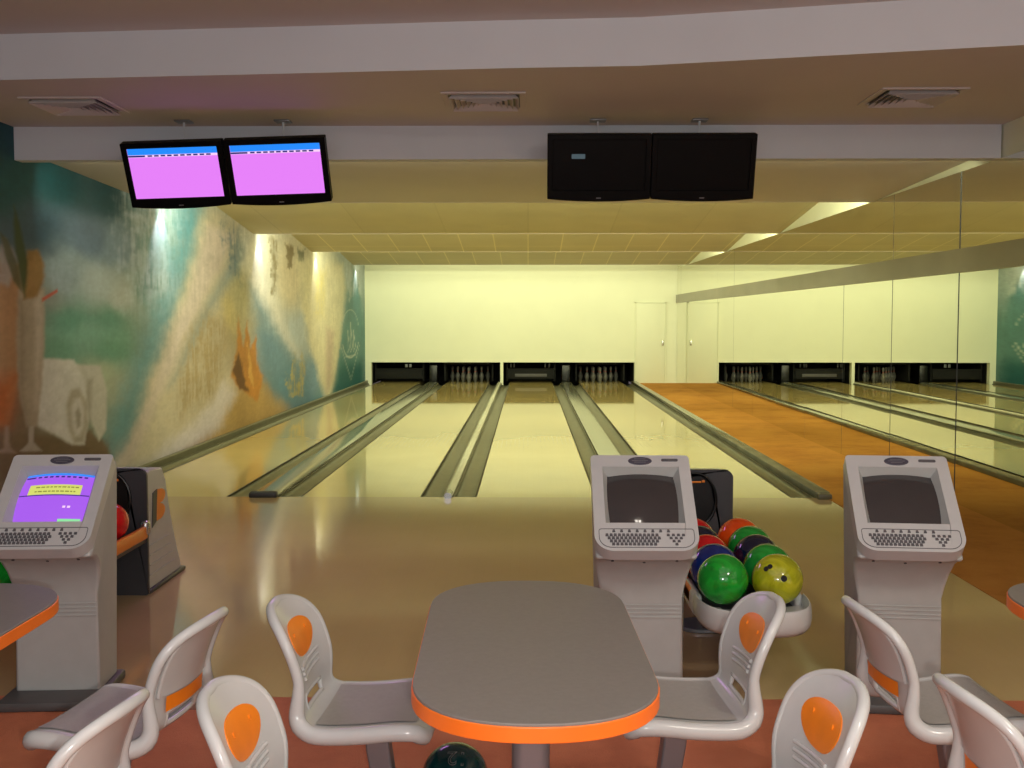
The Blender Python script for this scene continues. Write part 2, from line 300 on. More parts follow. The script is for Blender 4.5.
# left wall carrying the printed beach mural (a fine grid with its own colours)
def fbm(x, y, seed, oct=4):
    out = np.zeros_like(x); amp = 1; tot = 0
    rs = np.random.RandomState(seed)
    for o in range(oct):
        G = rs.rand(64, 64)
        xi = np.floor(x).astype(int); yi = np.floor(y).astype(int); fx = x-xi; fy = y-yi
        fx = fx*fx*(3-2*fx); fy = fy*fy*(3-2*fy)
        a = G[xi % 64, yi % 64]; b = G[(xi+1) % 64, yi % 64]; c = G[xi % 64, (yi+1) % 64]; d = G[(xi+1) % 64, (yi+1) % 64]
        out += amp*((a*(1-fx)+b*fx)*(1-fy)+(c*(1-fx)+d*fx)*fy); tot += amp
        amp *= .5; x = x*2+7.3; y = y*2+3.1
    return out/tot
def mural():
    ys = [6.0]
    while ys[-1] < YB: ys.append(ys[-1]+max(.012, .017*(ys[-1]/9)**2))
    ys[-1] = YB
    ys = np.array(ys); zs = np.linspace(0, 3.36, 281)
    Y, Z = np.meshgrid(ys, zs, indexing='ij')
    K = .38
    n1 = fbm(Y*K*3+11, Z*3, 1)-.5; n2 = fbm(Y*K*3+31, Z*3+9, 2)-.5
    n3 = fbm(Y*K*26, Z*9, 3)-.5; n4 = fbm(Y*K*14, Z*14, 4)-.5; n5 = fbm(Y*K*42+5, Z*5, 6)-.5
    A = np.array(MURAL_BASE); lin = np.array([[S(*c)[i] for i in range(3)] for c in A[:, 2:]])
    wsum = np.zeros_like(Y); col = np.zeros(Y.shape+(3,))
    u = Y*K+n1*.12; v = Z+n2*.2
    for (a, b), c in zip(A[:, :2], lin):
        d2 = ((u-a*K)**2+(v-b)**2)+.004
        w = 1/d2**1.9
        wsum += w; col += w[..., None]*c
    col /= wsum[..., None]
    for P, rgb, soft, op, rag in MURAL_SHAPES:
        uu = Y*K+n4*rag*1.2+n1*rag*.9+n5*rag*.6; vv = Z+n3*rag*1.0+n2*rag*1.4
        P = [(a*K, b) for a, b in P]
        inside = np.zeros(Y.shape, bool); d = np.full(Y.shape, 9.)
        for i in range(len(P)):
            (x0, y0), (x1, y1) = P[i-1], P[i]
            ex, ey = x1-x0, y1-y0; L = ex*ex+ey*ey+1e-12
            t = np.clip(((uu-x0)*ex+(vv-y0)*ey)/L, 0, 1)
            d = np.minimum(d, np.hypot(uu-x0-t*ex, vv-y0-t*ey))
            if abs(ey) > 1e-9:
                cr = ((y0 > vv) != (y1 > vv)) & (uu < ex*(vv-y0)/ey+x0)
                inside ^= cr
        sd = np.where(inside, d, -d)
        soft = soft*1.7 if soft > .045 else soft
        a = np.clip(.5+sd/(2*max(soft, .004)), 0, 1); a = a*a*(3-2*a)*op
        if rag >= .12: a = a*np.clip(.66+2.0*n5+1.2*n4, .1, 1)
        col = col*(1-a[..., None])+a[..., None]*np.array(S(*rgb)[:3])
    # light line drawing of a sailing ship in a ring
    cy, cz = 25.55, 1.13
    def stroke(pts, th, rgb, op=.75):
        nonlocal col
        d = np.full(Y.shape, 9.)
        for (y0, z0), (y1, z1) in zip(pts, pts[1:]):
            x0, x1 = y0*.34, y1*.34; ex, ey = x1-x0, z1-z0; L = ex*ex+ey*ey+1e-12
            t = np.clip(((Y*.34-x0)*ex+(Z-z0)*ey)/L, 0, 1)
            d = np.minimum(d, np.hypot(Y*.34-x0-t*ex, Z-z0-t*ey))
        a = np.clip((th-d)/.02+.5, 0, 1)*op
        col = col*(1-a[..., None])+a[..., None]*np.array(S(*rgb)[:3])
    arc = lambda a0, a1, ry, rz, dz=0: [(cy+ry*math.cos(a0+(a1-a0)*k/20), cz+dz+rz*math.sin(a0+(a1-a0)*k/20)) for k in range(21)]
    pale = (205, 216, 186)
    stroke(arc(PI*1.08, PI*1.92, 1.15, .42), .018, pale)
    stroke(arc(PI*.12, PI*.88, 1.25, .55, .12), .014, pale, .5)
    stroke([(cy-1.35, cz-.15), (cy, cz-.92), (cy+1.35, cz-.15)], .014, pale, .5)
    stroke([(cy-.75, cz-.38), (cy+.75, cz-.38)], .014, pale, .6)
    for off, h in ((-.42, .5), (0, .68), (.42, .5)):
        stroke([(cy+off-.05, cz-.3), (cy+off, cz-.3+h), (cy+off+.3, cz-.18), (cy+off-.05, cz-.3)], .013, pale, .7)
    # print colour makes up for dim, yellow light: lighter near end, bluer overall
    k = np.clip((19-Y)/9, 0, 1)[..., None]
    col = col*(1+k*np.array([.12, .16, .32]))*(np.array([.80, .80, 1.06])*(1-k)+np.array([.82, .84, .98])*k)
    # stipple and brushy streaks of the print
    col = col*(1+(.12+.18*np.clip((Y[..., None]-11)/3, 0, 1))*n5[..., None]*np.clip((Z[..., None]-.2)/1.2, 0, 1)+.25*n1[..., None])
    g = fbm(Y*K*40, Z*40, 9)-.5
    col = np.clip(col*(1+.22*g[..., None]+.16*n4[..., None]), 0, 1)
    me = bpy.data.meshes.new('wall_left')
    ny, nz = len(ys), len(zs)
    co = np.stack([np.full(Y.shape, XL), Y, Z], -1).reshape(-1, 3)
    i, j = np.meshgrid(np.arange(ny-1), np.arange(nz-1), indexing='ij')
    q = np.stack([i*nz+j, (i+1)*nz+j, (i+1)*nz+j+1, i*nz+j+1], -1).reshape(-1, 4)
    # the plain near stretch of the wall and its back, so that it has thickness
    base = len(co)
    ex = np.array([[XL-.2, -3, 0], [XL-.2, YB, 0], [XL-.2, YB, 3.4], [XL-.2, -3, 3.4], [XL, -3, 0], [XL, 6, 0], [XL, 6, 3.4], [XL, -3, 3.4]])
    co = np.vstack([co, ex])
    exq = np.array([[0, 3, 2, 1], [4, 5, 6, 7], [0, 4, 7, 3]])+base
    q = np.vstack([q, exq])
    me.from_pydata(co.tolist(), [], q.tolist())
    at = me.color_attributes.new('print', 'FLOAT_COLOR', 'POINT')
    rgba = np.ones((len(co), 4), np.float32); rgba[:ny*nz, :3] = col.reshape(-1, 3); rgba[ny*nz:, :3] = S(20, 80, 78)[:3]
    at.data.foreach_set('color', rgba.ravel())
    o = bpy.data.objects.new('wall_left', me); C.objects.link(o)
    m = bpy.data.materials.new('beach_mural_print'); m.use_nodes = True
    p = m.node_tree.nodes['Principled BSDF']; p.inputs['Roughness'].default_value = .55; p.inputs['Specular IOR Level'].default_value = .3
    ca = m.node_tree.nodes.new('ShaderNodeVertexColor'); ca.layer_name = 'print'
    m.node_tree.links.new(ca.outputs['Color'], p.inputs['Base Color'])
    me.materials.append(m)
    return struct(o, 'left wall printed with a faded beach mural of drinks, towels and starfish', 'wall')
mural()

# right wall: mirror panels below and above a metal band, white gusset wall above
wr = slab('wall_right', M['cream'], XR+.012, XR+.2, -3, YB, 0, 3.4, 'right wall covered with tall mirror panels', 'wall')
seams = [7.915+1.745*k for k in range(-3, 12)]+[YB-.01]
rr = random.Random(3)
for k in range(len(seams)-1):
    y0, y1 = seams[k]-.0004, seams[k+1]+.0004
    for z0, z1 in ((.006, 1.985), (2.185, LOW)):
        o = MB().box((0, 0, 0), (.006, y1-y0, z1-z0)).build('mirror_panel', M['mirror'], wr, loc=(XR+.003, (y0+y1)/2, (z0+z1)/2))
        o.data.materials.append(M['dark'])
        for p in o.data.polygons:
            if abs(p.normal.x) < .5: p.material_index = 1
        o.rotation_euler = (0, rr.uniform(-.0005, .0005), rr.uniform(-.0011, .0011)+(-.0032 if 7 < y0 < 9.7 else 0))
slab('metal_band', M['band'], XR-.028, XR+.012, seams[0], YB-.01, 1.985, 2.185, parent=wr)

# pin wall with the two openings, the flush door
wb = MB()
op = [(-3.90, -.69), (-.615, 2.64)]
ztop = .515
wb.box(((XL+XR)/2, YB+.09, (ztop+3.4)/2), (XR-XL+.4, .18, 3.4-ztop))
for x0, x1 in ((XL-.2, op[0][0]), (op[0][1], op[1][0]), (op[1][1], XR+.2)):
    wb.box(((x0+x1)/2, YB+.09, ztop/2-.06), (x1-x0, .18, ztop+.12))
struct(wb.build('wall_back', M['cream']), 'bright cream back wall above the pin openings', 'wall')
dr = struct(MB().box((3.03, YB-.012, .99), (.715, .03, 1.98), bev=.006).build('door_1', M['cream']), 'flush cream door in the back wall beside the mirror', 'door')
fr = MB(); fr.box((2.655, YB-.012, 1.0), (.03, .045, 2.02)); fr.box((3.405, YB-.012, 1.0), (.03, .045, 2.02)); fr.box((3.03, YB-.012, 2.0), (.78, .045, .03))
fr.build('door_frame', M['cream'], dr)
MB().box((3.33, YB-.05, 1.0), (.04, .05, .13), bev=.008).build('door_handle', M['chrome'], dr)
# black pit housings behind the openings
for (x0, x1), side in zip(op, ('left', 'right')):
    for nm, c, d in (('wall_pit_back', ((x0+x1)/2, YB+2.15, .35), (x1-x0+.1, .1, 1.2)), ('wall_pit_top', ((x0+x1)/2, YB+1.15, 1.0), (x1-x0+.1, 1.93, .08)),
                     ('wall_pit_left', (x0-.03, YB+1.15, .45), (.05, 1.93, .98)), ('wall_pit_right', (x1+.03, YB+1.15, .45), (.05, 1.93, .98))):
        struct(MB().box(c, d).build(nm, M['soot']), f"black {nm[9:]} board lining the {side} pin opening", 'wall')

# ceilings: high over the seats, a kinked beam face, mid level, soffit face, sawtooth over the lanes
edge = [(-4.3, 7.2), (-3.342, 7.141), (-1.694, 7.0), (-.098, 6.85), (.668, 6.80), (2.737, 6.32), (3.9, 6.05)]
mb = MB()
mb.prism(edge+[(3.9, -3), (-4.3, -3)], TOP, TOP+.1, lambda u, v, w: (u, v, w))
struct(mb.build('ceiling', M['white']), 'plain high ceiling over the seating area', 'ceiling')
mb = MB()
mb.prism(edge+[(3.9, 8.92), (-4.3, 8.92)], MID, TOP+.1, lambda u, v, w: (u, v, w))
ob = mb.build('ceiling_beam', M['white'], ang=20); ob.data.materials.append(M['soffit'])
for p in ob.data.polygons:
    if abs(p.normal.z) < .3 and p.center.y < 7.6: p.material_index = 1
struct(ob, 'dropped ceiling slab over the approach with a kinked pale front edge', 'ceiling')
slab('ceiling_soffit', M['soffit'], XL, XR, 8.86, 9.0, LOW, MID, 'pale soffit face behind the hanging screens', 'ceiling')
lips = [9.0, 12.17, 16.6, 21.05, 26.05, YB]
for k in range(5):
    y0, y1 = lips[k], lips[k+1]; rise = (.09, .46, .46, .46, .20)[k]
    zf = LOW if k < 4 else 3.06
    z0 = LOW+rise if k < 4 else 3.30
    mb = MB()
    mb.prism([(y0, z0), (y1, zf), (y1, zf+.05), (y0, z0+.05)], XL-.02, XR+.03, lambda u, v, w: (w, u, v))
    o = mb.build('ceiling_panel', M['white'] if k == 0 else M['boards'] if k == 1 else M['tiles'])
    struct(o, ['smooth sloping ceiling bay just behind the hanging screens', 'second sloping tiled ceiling bay over the lanes', 'third sloping tiled ceiling bay over the lanes', 'fourth sloping tiled ceiling bay over the lanes', 'last tiled ceiling bay against the pin wall'][k], 'ceiling')
    if k < 4:
        zr = LOW+(.46, .46, .46, .46)[k]
        r_ = slab('ceiling_riser', M['white'], XL, XR, y1-.05, y1, LOW, zr, ['first', 'second', 'third', 'fourth'][k]+' white ceiling baffle hiding lane lights, counted from the screens', 'ceiling')

# ------------------------------------------------------------------ lanes
def gutter(x0, x1, parent, dark):
    w = x1-x0; pts = []
    for i in range(13):
        a = PI*i/12
        pts.append((x0+w/2-math.cos(a)*(w/2-.012), -.012-.055*math.sin(a)))
    prof = [(x0, -.002), (x0+.012, -.002)]+pts[0:]+[(x1-.012, -.002), (x1, -.002)]
    mb = MB()
    mb.quadgrid([[(x, y, z) for x, z in prof] for y in (YF, YF+6, YF+12, YB-.01)])
    mb.box((x0+w/2, YF+.006, -.06), (w, .012, .09))
    o = mb.build('gutter', M['gutter'], parent)
    e = MB(); ex = x0 if dark < 0 else x1
    e.box((ex-dark*.009, YF+8.9, -.006), (.016, 17.8, .012))
    e.build('gutter_edge', M['gutter_edge'], o)
    return o
G = .21
lanes = [(-3.765, -2.71), (-2.02, -.965), (-.455, .60), (1.285, 2.34)]
lab = ['lane against the mural wall, first from the left', 'lane left of the narrow cream capping, second from the left',
       'lane right of the narrow cream capping, third from the left', 'lane beside the orange carpet, fourth from the left']
for (x0, x1), l in zip(lanes, lab):
    t = thing('bowling_lane', 'glossy pale '+l, 'bowling lane', ((x0+x1)/2, YF, 0), 0, 'bowling lanes')
    o = MB().box(((x0+x1)/2, (YF+YB+1.5)/2, -.06), (x1-x0, YB+1.5-YF, .12)).build('lane_surface', M['lane'], t)
    o.location = (-(x0+x1)/2, -YF, 0)
    for a, b, s in ((x0-G, x0, 1), (x1, x1+G, -1)):
        g = gutter(a, b, t, s); g.location = (-(x0+x1)/2, -YF, 0)
def capping(label, x0, x1, m, h, peg):
    t = thing('division_capping', label, 'lane divider', ((x0+x1)/2, YF, 0), 0, 'lane dividers')
    w = x1-x0-.012; n = 10
    prof = [(-w/2, -.1)]+[(-w/2*math.cos(PI*i/n)**1 if False else -w/2+w*i/n, h-.012*abs(2*i/n-1)**3) for i in range(n+1)]+[(w/2, -.1)]
    mb = MB(); V = mb.quadgrid([[(x, y, z) for x, z in prof] for y in (0.02, 5, 10, 14, 17.85)])
    mb.bm.faces.new(V[0])
    mb.build('cap_strip', m, t)
    if peg:
        MB().box((0, -.015, .02), (w-.004, .1, .07), bev=.03, seg=4).build('end_cap', M['dark'], t)
    else:
        MB().tube([(0, -.08, .02), (0, .12, .02)], w*.42, 14).build('end_peg', M['chrome'], t)
capping('wide shiny grey divider with a dark rounded end, between first and second lanes', -2.71+G, -2.02-G, M['cap'], .03, True)
capping('narrow cream divider with a small round end peg, in the middle of the lanes', -.965+G, -.455-G, M['cap_light'], .03, False)
capping('wide shiny grey divider running back behind the middle score console', .60+G, 1.285-G, M['cap'], .03, True)
capping('grey edge rail between the mural wall and the first lane', XL+.005, -3.765-G, M['gutter'], .07, False)
t = thing('edge_rail', 'low grey edge rail between the last lane and orange carpet', 'lane divider', (2.625, YF, 0), 0, 'lane dividers')
MB().box((0, 8.9, .005), (.13, 17.8, .10), bev=.012).build('rail', M['cap'], t)
MB().box((.0, -.04, .02), (.12, .1, .055), bev=.012).build('end_cap', M['gutter'], t)

# ------------------------------------------------------------------ pins and pinsetters
pin_prof = [(.0255, 0), (.0285, .01), (.036, .04), (.05, .08), (.0585, .114), (.0602, .125), (.057, .15), (.046, .185), (.033, .215), (.0248, .24), (.0228, .254), (.0245, .28), (.0302, .315), (.0323, .343), (.029, .362), (.02, .375), (.008, .381)]
pin0 = None
for cx, ln in ((-1.4925, 'second'), (1.8125, 'fourth')):
    for row in range(4):
        for k in range(row+1):
            x = cx+(k-row/2)*.3048; y = 28.12+row*.264
            rown = ['head pin at the front', 'in the second row', 'in the third row', 'in the back row'][row]
            pos = '' if row == 0 else [[' left', ' right'], [' left', ' middle', ' right'], [' far left', ' inner left', ' inner right', ' far right']][row-1][k]
            l = f'white bowling pin standing {rown}{pos} of the {ln} lane from left'
            if pin0 is None:
                pin0 = thing('bowling_pin', l, 'bowling pin', (x, y, 0), 0, 'bowling pins')
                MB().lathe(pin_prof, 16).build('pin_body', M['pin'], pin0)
                mb = MB(); mb.lathe([(.0246, .245), (.0246, .251)], 16); mb.lathe([(.0250, .262), (.0256, .268)], 16)
                mb.build('neck_stripe', M['pin_red'], pin0)
            else:
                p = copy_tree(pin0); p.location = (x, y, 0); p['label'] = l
for k, ((x0, x1), l) in enumerate(zip(lanes, ['with two pale tags hanging over the first lane', 'raised above the pins of the second lane', 'with a lowered pale sweep bar across the third lane', 'raised above the pins of the fourth lane'])):
    cx = (x0+x1)/2
    t = thing('pinsetter', 'black pinsetter '+l, 'pinsetter', (cx, YB+.3, 0), 0, 'pinsetters')
    up = k in (1, 3)
    MB().box((0, .75, .66 if up else .55), (1.0, 1.1, .12), bev=.01).build('pin_deck', M['soot'], t)
    for s in (-1, 1):
        MB().box((s*(.60), .8, .33), (.04, 1.5, .60), bev=.005).build('side_plate', M['soot'], t)
    sb = MB()
    zb = .56 if up else .20
    sb.box((0, .02, zb), (1.16, .04, .22), bev=.01)
    sb.box((0, .0, zb+.13), (1.2, .05, .04), bev=.01)
    b = sb.build('sweep_bar', M['soot'], t)
    if k == 2:
        MB().box((0, -.006, zb-.02), (.80, .012, .075), bev=.003).build('bar_plate', M['key'], b)
        for x in (-.5, -.42, .36, .46): MB().box((x, -.02, .43), (.03, .03, .10), bev=.005).build('hanger', M['dark'], t)
    if k == 0:
        for x in (.18, .28): MB().box((x, -.02, .42), (.06, .012, .08), bev=.003).build('tag', M['metal'], t)
for k, (x, l) in enumerate(((-2.365, 'grey kickback post between the first and second pin decks'), (.9425, 'grey kickback post between the third and fourth pin decks'))):
    t = MB().box((x, YB+.35, .225), (.20, .5, .44), bev=.02).build('kickback_post', M['black'])
    tag(t, l, 'post')
# ------------------------------------------------------------------ tables
def make_table(label, x, y, rz):
    t = thing('table', label, 'table', (x, y, 0), rz, 'oblong tables')
    a, L, e = .285, .34, .30          # half width, half straight length, depth of the rounded end
    def outline(g):
        o = []
        for k in range(25):
            th = PI*k/24; c, s_ = math.cos(th), math.sin(th)
            o.append(((a+g)*math.copysign(abs(c)**.88, c), L+(e+g)*abs(s_)**.88))
        for k in range(25):
            th = PI+PI*k/24; c, s_ = math.cos(th), math.sin(th)
            o.append(((a+g)*math.copysign(abs(c)**.88, c), -L-(e+g)*abs(s_)**.88))
        return o
    f = lambda u, v, w: (u, v, w)
    top = MB().prism(outline(0), .712, .7505, f).build('tabletop', M['laminate'], t, bev=.002)
    MB().ring(outline(.003), outline(-.002), .709, .7445, f).build('edge_band', M['orange_edge'], top, bev=.005, seg=3)
    MB().prism(rrect(.05, -.05, .05, .03, 6), .02, .70, f).build('pedestal', M['metal'], t)
    MB().box((0, 0, .703), (.36, .5, .014), bev=.004).build('top_bracket', M['metal'], t)
    MB().prism(rrect(.2, -.3, .3, .06, 6), 0, .022, f).build('base_plate', M['metal'], t, bev=.005)
    return t
make_table('grey oblong table with orange edge in the middle of the picture', .008, 2.92, math.radians(1.5))
make_table('grey oblong table with orange edge cut off at the left border', -1.690, 2.86, 0)
make_table('grey oblong table with orange edge barely showing at the right border', 1.740, 2.95, 0)

# ------------------------------------------------------------------ moulded chairs
PROF = [(.385, .420), (.36, .434), (.30, .436), (.19, .424), (.09, .420), (.038, .428), (.012, .458), (.002, .53), (-.016, .60), (-.050, .68), (-.092, .745)]
def _cat(P, n=12):
    out = []
    for i in range(len(P)-1):
        p0 = P[max(i-1, 0)]; p1 = P[i]; p2 = P[i+1]; p3 = P[min(i+2, len(P)-1)]
        for k in range(n):
            t = k/n
            out.append(tuple(.5*(2*p1[j]+(p2[j]-p0[j])*t+(2*p0[j]-5*p1[j]+4*p2[j]-p3[j])*t*t+(3*p1[j]-p0[j]-3*p2[j]+p3[j])*t**3) for j in (0, 1)))
    out.append(P[-1]); return out
_PP = _cat(PROF); _AC = [0]
for a, b in zip(_PP, _PP[1:]): _AC.append(_AC[-1]+math.dist(a, b))
CL = _AC[-1]
def prof(s):
    s = min(max(s, 0), CL)
    for i in range(1, len(_AC)):
        if _AC[i] >= s:
            t = (s-_AC[i-1])/max(1e-9, _AC[i]-_AC[i-1]); a, b = _PP[i-1], _PP[i]
            return a[0]+(b[0]-a[0])*t, a[1]+(b[1]-a[1])*t
    return _PP[-1]
SB = CL-.335            # where the back starts
def width(s):
    if s < .06: w = .205*(1-.16*(1-s/.06)**2.2)
    else:
        q = min(1, max(0, (s-SB+.07)/.11)); w = .205-.027*q*q*(3-2*q)
    r = .15
    if s > CL-r: w *= max(0, 1-((s-(CL-r))/r)**2.3)**.5
    return w
def sp(s, t, off=0):
    x, z = prof(s); x1, z1 = prof(min(s+.004, CL)); x0, z0 = prof(max(s-.004, 0))
    tx, tz = x1-x0, z1-z0; l = math.hypot(tx, tz) or 1
    nx, nz = tz/l, -tx/l                      # points up on the seat and forward on the back
    w = width(s); q = min(1, max(0, (s-SB+.04)/.16))
    rel = w/.205*t
    bow = (.010*(1-q)+.040*q)*rel*rel*(1 if s > .03 else .4)
    return Vector((x+nx*(off+bow)-.20, w*t, z+nz*(off+bow)))
def sp_y(s, y, off=0): return sp(s, y/max(width(s), 1e-4), off)
def make_chair():
    t = thing('moulded_chair', 'x', 'chair', (0, 0, 0), 0, 'moulded chairs round the tables')
    ns, nt = 56, 16
    ss = [CL*(1-(1-i/ns)**1.25) for i in range(ns+1)]; ss[-1] = CL-.0006
    h0, h1 = SB+.014, SB+.058                # the hand hole at the foot of the back
    hole = lambda i, j: h0 < (ss[i]+ss[i+1])/2 < h1 and abs((j+.5)/nt*2-1) < .48
    mb = MB()
    for off, fl in ((.004, False), (-.005, True)):
        mb.quadgrid([[sp(s, -1+2*j/nt, off) for j in range(nt+1)] for s in ss], skip=hole, flip=fl)
    rad = lambda s: .025 if s < SB else .025-.010*min(1, (s-SB)/.12)
    rads = [rad(s) for s in ss]+[rad(s) for s in reversed(ss)][1:]+[.025]*(nt-1)
    ro = lambda s: .006-rad(s)          # the rolled rim hangs behind the face of the shell
    edge = [sp(s, 1, ro(s)) for s in ss]+[sp(s, -1, ro(s)) for s in reversed(ss)][1:]+[sp(0, -1+2*j/nt, ro(0)) for j in range(1, nt)]
    # drop near-duplicate points
    e2, r2 = [edge[0]], [rads[0]]
    for p, r in zip(edge[1:], rads[1:]):
        if (p-e2[-1]).length > .004: e2.append(p); r2.append(r)
    mb.tube(e2, r2, 12, closed=True)
    hs = [s for i, s in enumerate(ss[:-1]) if h0 < (ss[i]+ss[i+1])/2 < h1]
    a, b = hs[0], ss[ss.index(hs[-1])+1]; tt = .5
    hl = [sp(a, -tt+2*tt*k/8) for k in range(9)]+[sp(a+(b-a)*k/5, tt) for k in range(1, 6)]+[sp(b, tt-2*tt*k/8) for k in range(1, 9)]+[sp(b-(b-a)*k/5, -tt) for k in range(1, 5)]
    mb.tube(hl, .0075, 8, closed=True)
    for k in range(3):                            # moulded ribs under the pad
        s = CL-.229+k*.017; y = .082+.006*k
        mb.tube([sp_y(s+.012*(j/8-.5), -y+2*y*j/8, .006) for j in range(9)], .0055, 8)
    shell = mb.build('shell', M['plastic'], t, ang=50)
    mb = MB()                                     # matt seat inlay
    mb.quadgrid([[sp(.035+(SB-.075)*i/20, (-1+2*j/14)*.86, .0075) for j in range(15)] for i in range(21)])
    mb.build('seat_inlay', M['seat'], t)
    mb = MB(); rows = []; sc = CL-.122
    pw = lambda v, e: math.copysign(abs(v)**e, v)
    pd = lambda a, r: (sc+r*.052*pw(math.sin(a), .9)*(1 if math.sin(a) > 0 else 1.12), r*.108*pw(math.cos(a), .85)*(1+.16*min(math.sin(a), 0)))
    for i in range(8):
        r = i/7
        rows.append([sp_y(*pd(a, r), .0065+.006*(1-r*r)) for a in [2*PI*k/32 for k in range(32)]])
    rows.append([sp_y(*pd(a, 1.03), .003) for a in [2*PI*k/32 for k in range(32)]])
    mb.quadgrid(rows, closev=True)
    pad = mb.build('back_pad', M['orange'], t)
    for y in (-.058, .058):
        c = sp_y(sc+.012, y, .0095); d = (sp_y(sc+.012, y, .02)-sp_y(sc+.012, y, 0)).normalized()
        MB().tube([c, c+d*.004], .0065, 10).build('bolt', M['orange'], pad)
    mb = MB()                                     # raised arch on the rear of the back
    s0 = h1+.052; s1 = CL-.028
    mb.quadgrid([[sp(s0+(s1-s0)*i/16, (-1+2*j/12)*.80, -.0135) for j in range(13)] for i in range(17)])
    ar = [sp(s0+(s1-s0)*i/16, .80, -.010) for i in range(17)]+[sp(s1, .80-1.6*k/8, -.010) for k in range(1, 8)]+[sp(s1-(s1-s0)*i/16, -.80, -.010) for i in range(17)]
    mb.tube(ar, .006, 8)
    mb.build('back_panel', M['plastic'], t)
    mb = MB(); mb.quadgrid([[sp(h1+.004+.045*i/3, (-1+2*j/12)*.64, -.0145) for j in range(13)] for i in range(4)])
    mb.build('back_insert', M['orange'], t)
    mb = MB()                                     # cranked flat-bar post
    mb.prism([(.03, .0), (.09, .0), (.05, .30), (.045, .405), (-.03, .405), (-.02, .29)], -.028, .028, lambda u, v, w: (u, w, v+.012))
    mb.build('post', M['metal'], t, bev=.006)
    MB().box((0, 0, .405), (.24, .22, .02), bev=.004).build('seat_plate', M['metal'], t)
    MB().prism(rrect(.11, -.11, .11, .03, 5), 0, .014, lambda u, v, w: (u+.06, v, w)).build('base_plate', M['metal'], t, bev=.003)
    return t
ch0 = make_chair()
CH = [  # centre x, y, facing angle (deg), label
    (-.462, 3.295, -3, 'grey moulded chair with orange back pad at far left side of the middle table'),
    (-.434, 2.505, -3, 'grey moulded chair with orange back pad at near left side of the middle table'),
    (.458, 3.345, 184, 'grey moulded chair with orange back pad at the far right, before the ball rack'),
    (.468, 2.555, 187, 'grey moulded chair with bright orange back pad at near right side of the middle table'),
    (-1.19, 3.20, 171, 'grey moulded chair seen from behind, in front of the left score console'),
    (-1.175, 2.46, 172, 'grey moulded chair seen from behind at the bottom left, mostly out of the picture'),
    (1.265, 3.34, 5, 'grey moulded chair seen from behind, in front of the right score console'),
    (1.275, 2.59, 6, 'grey moulded chair seen from behind at the bottom right, brightly lit edge'),
]
for i, (x, y, a, l) in enumerate(CH):
    o = ch0 if i == 0 else copy_tree(ch0)
    o.location = (x, y, 0); o.rotation_euler = (0, 0, math.radians(a)); o['label'] = l

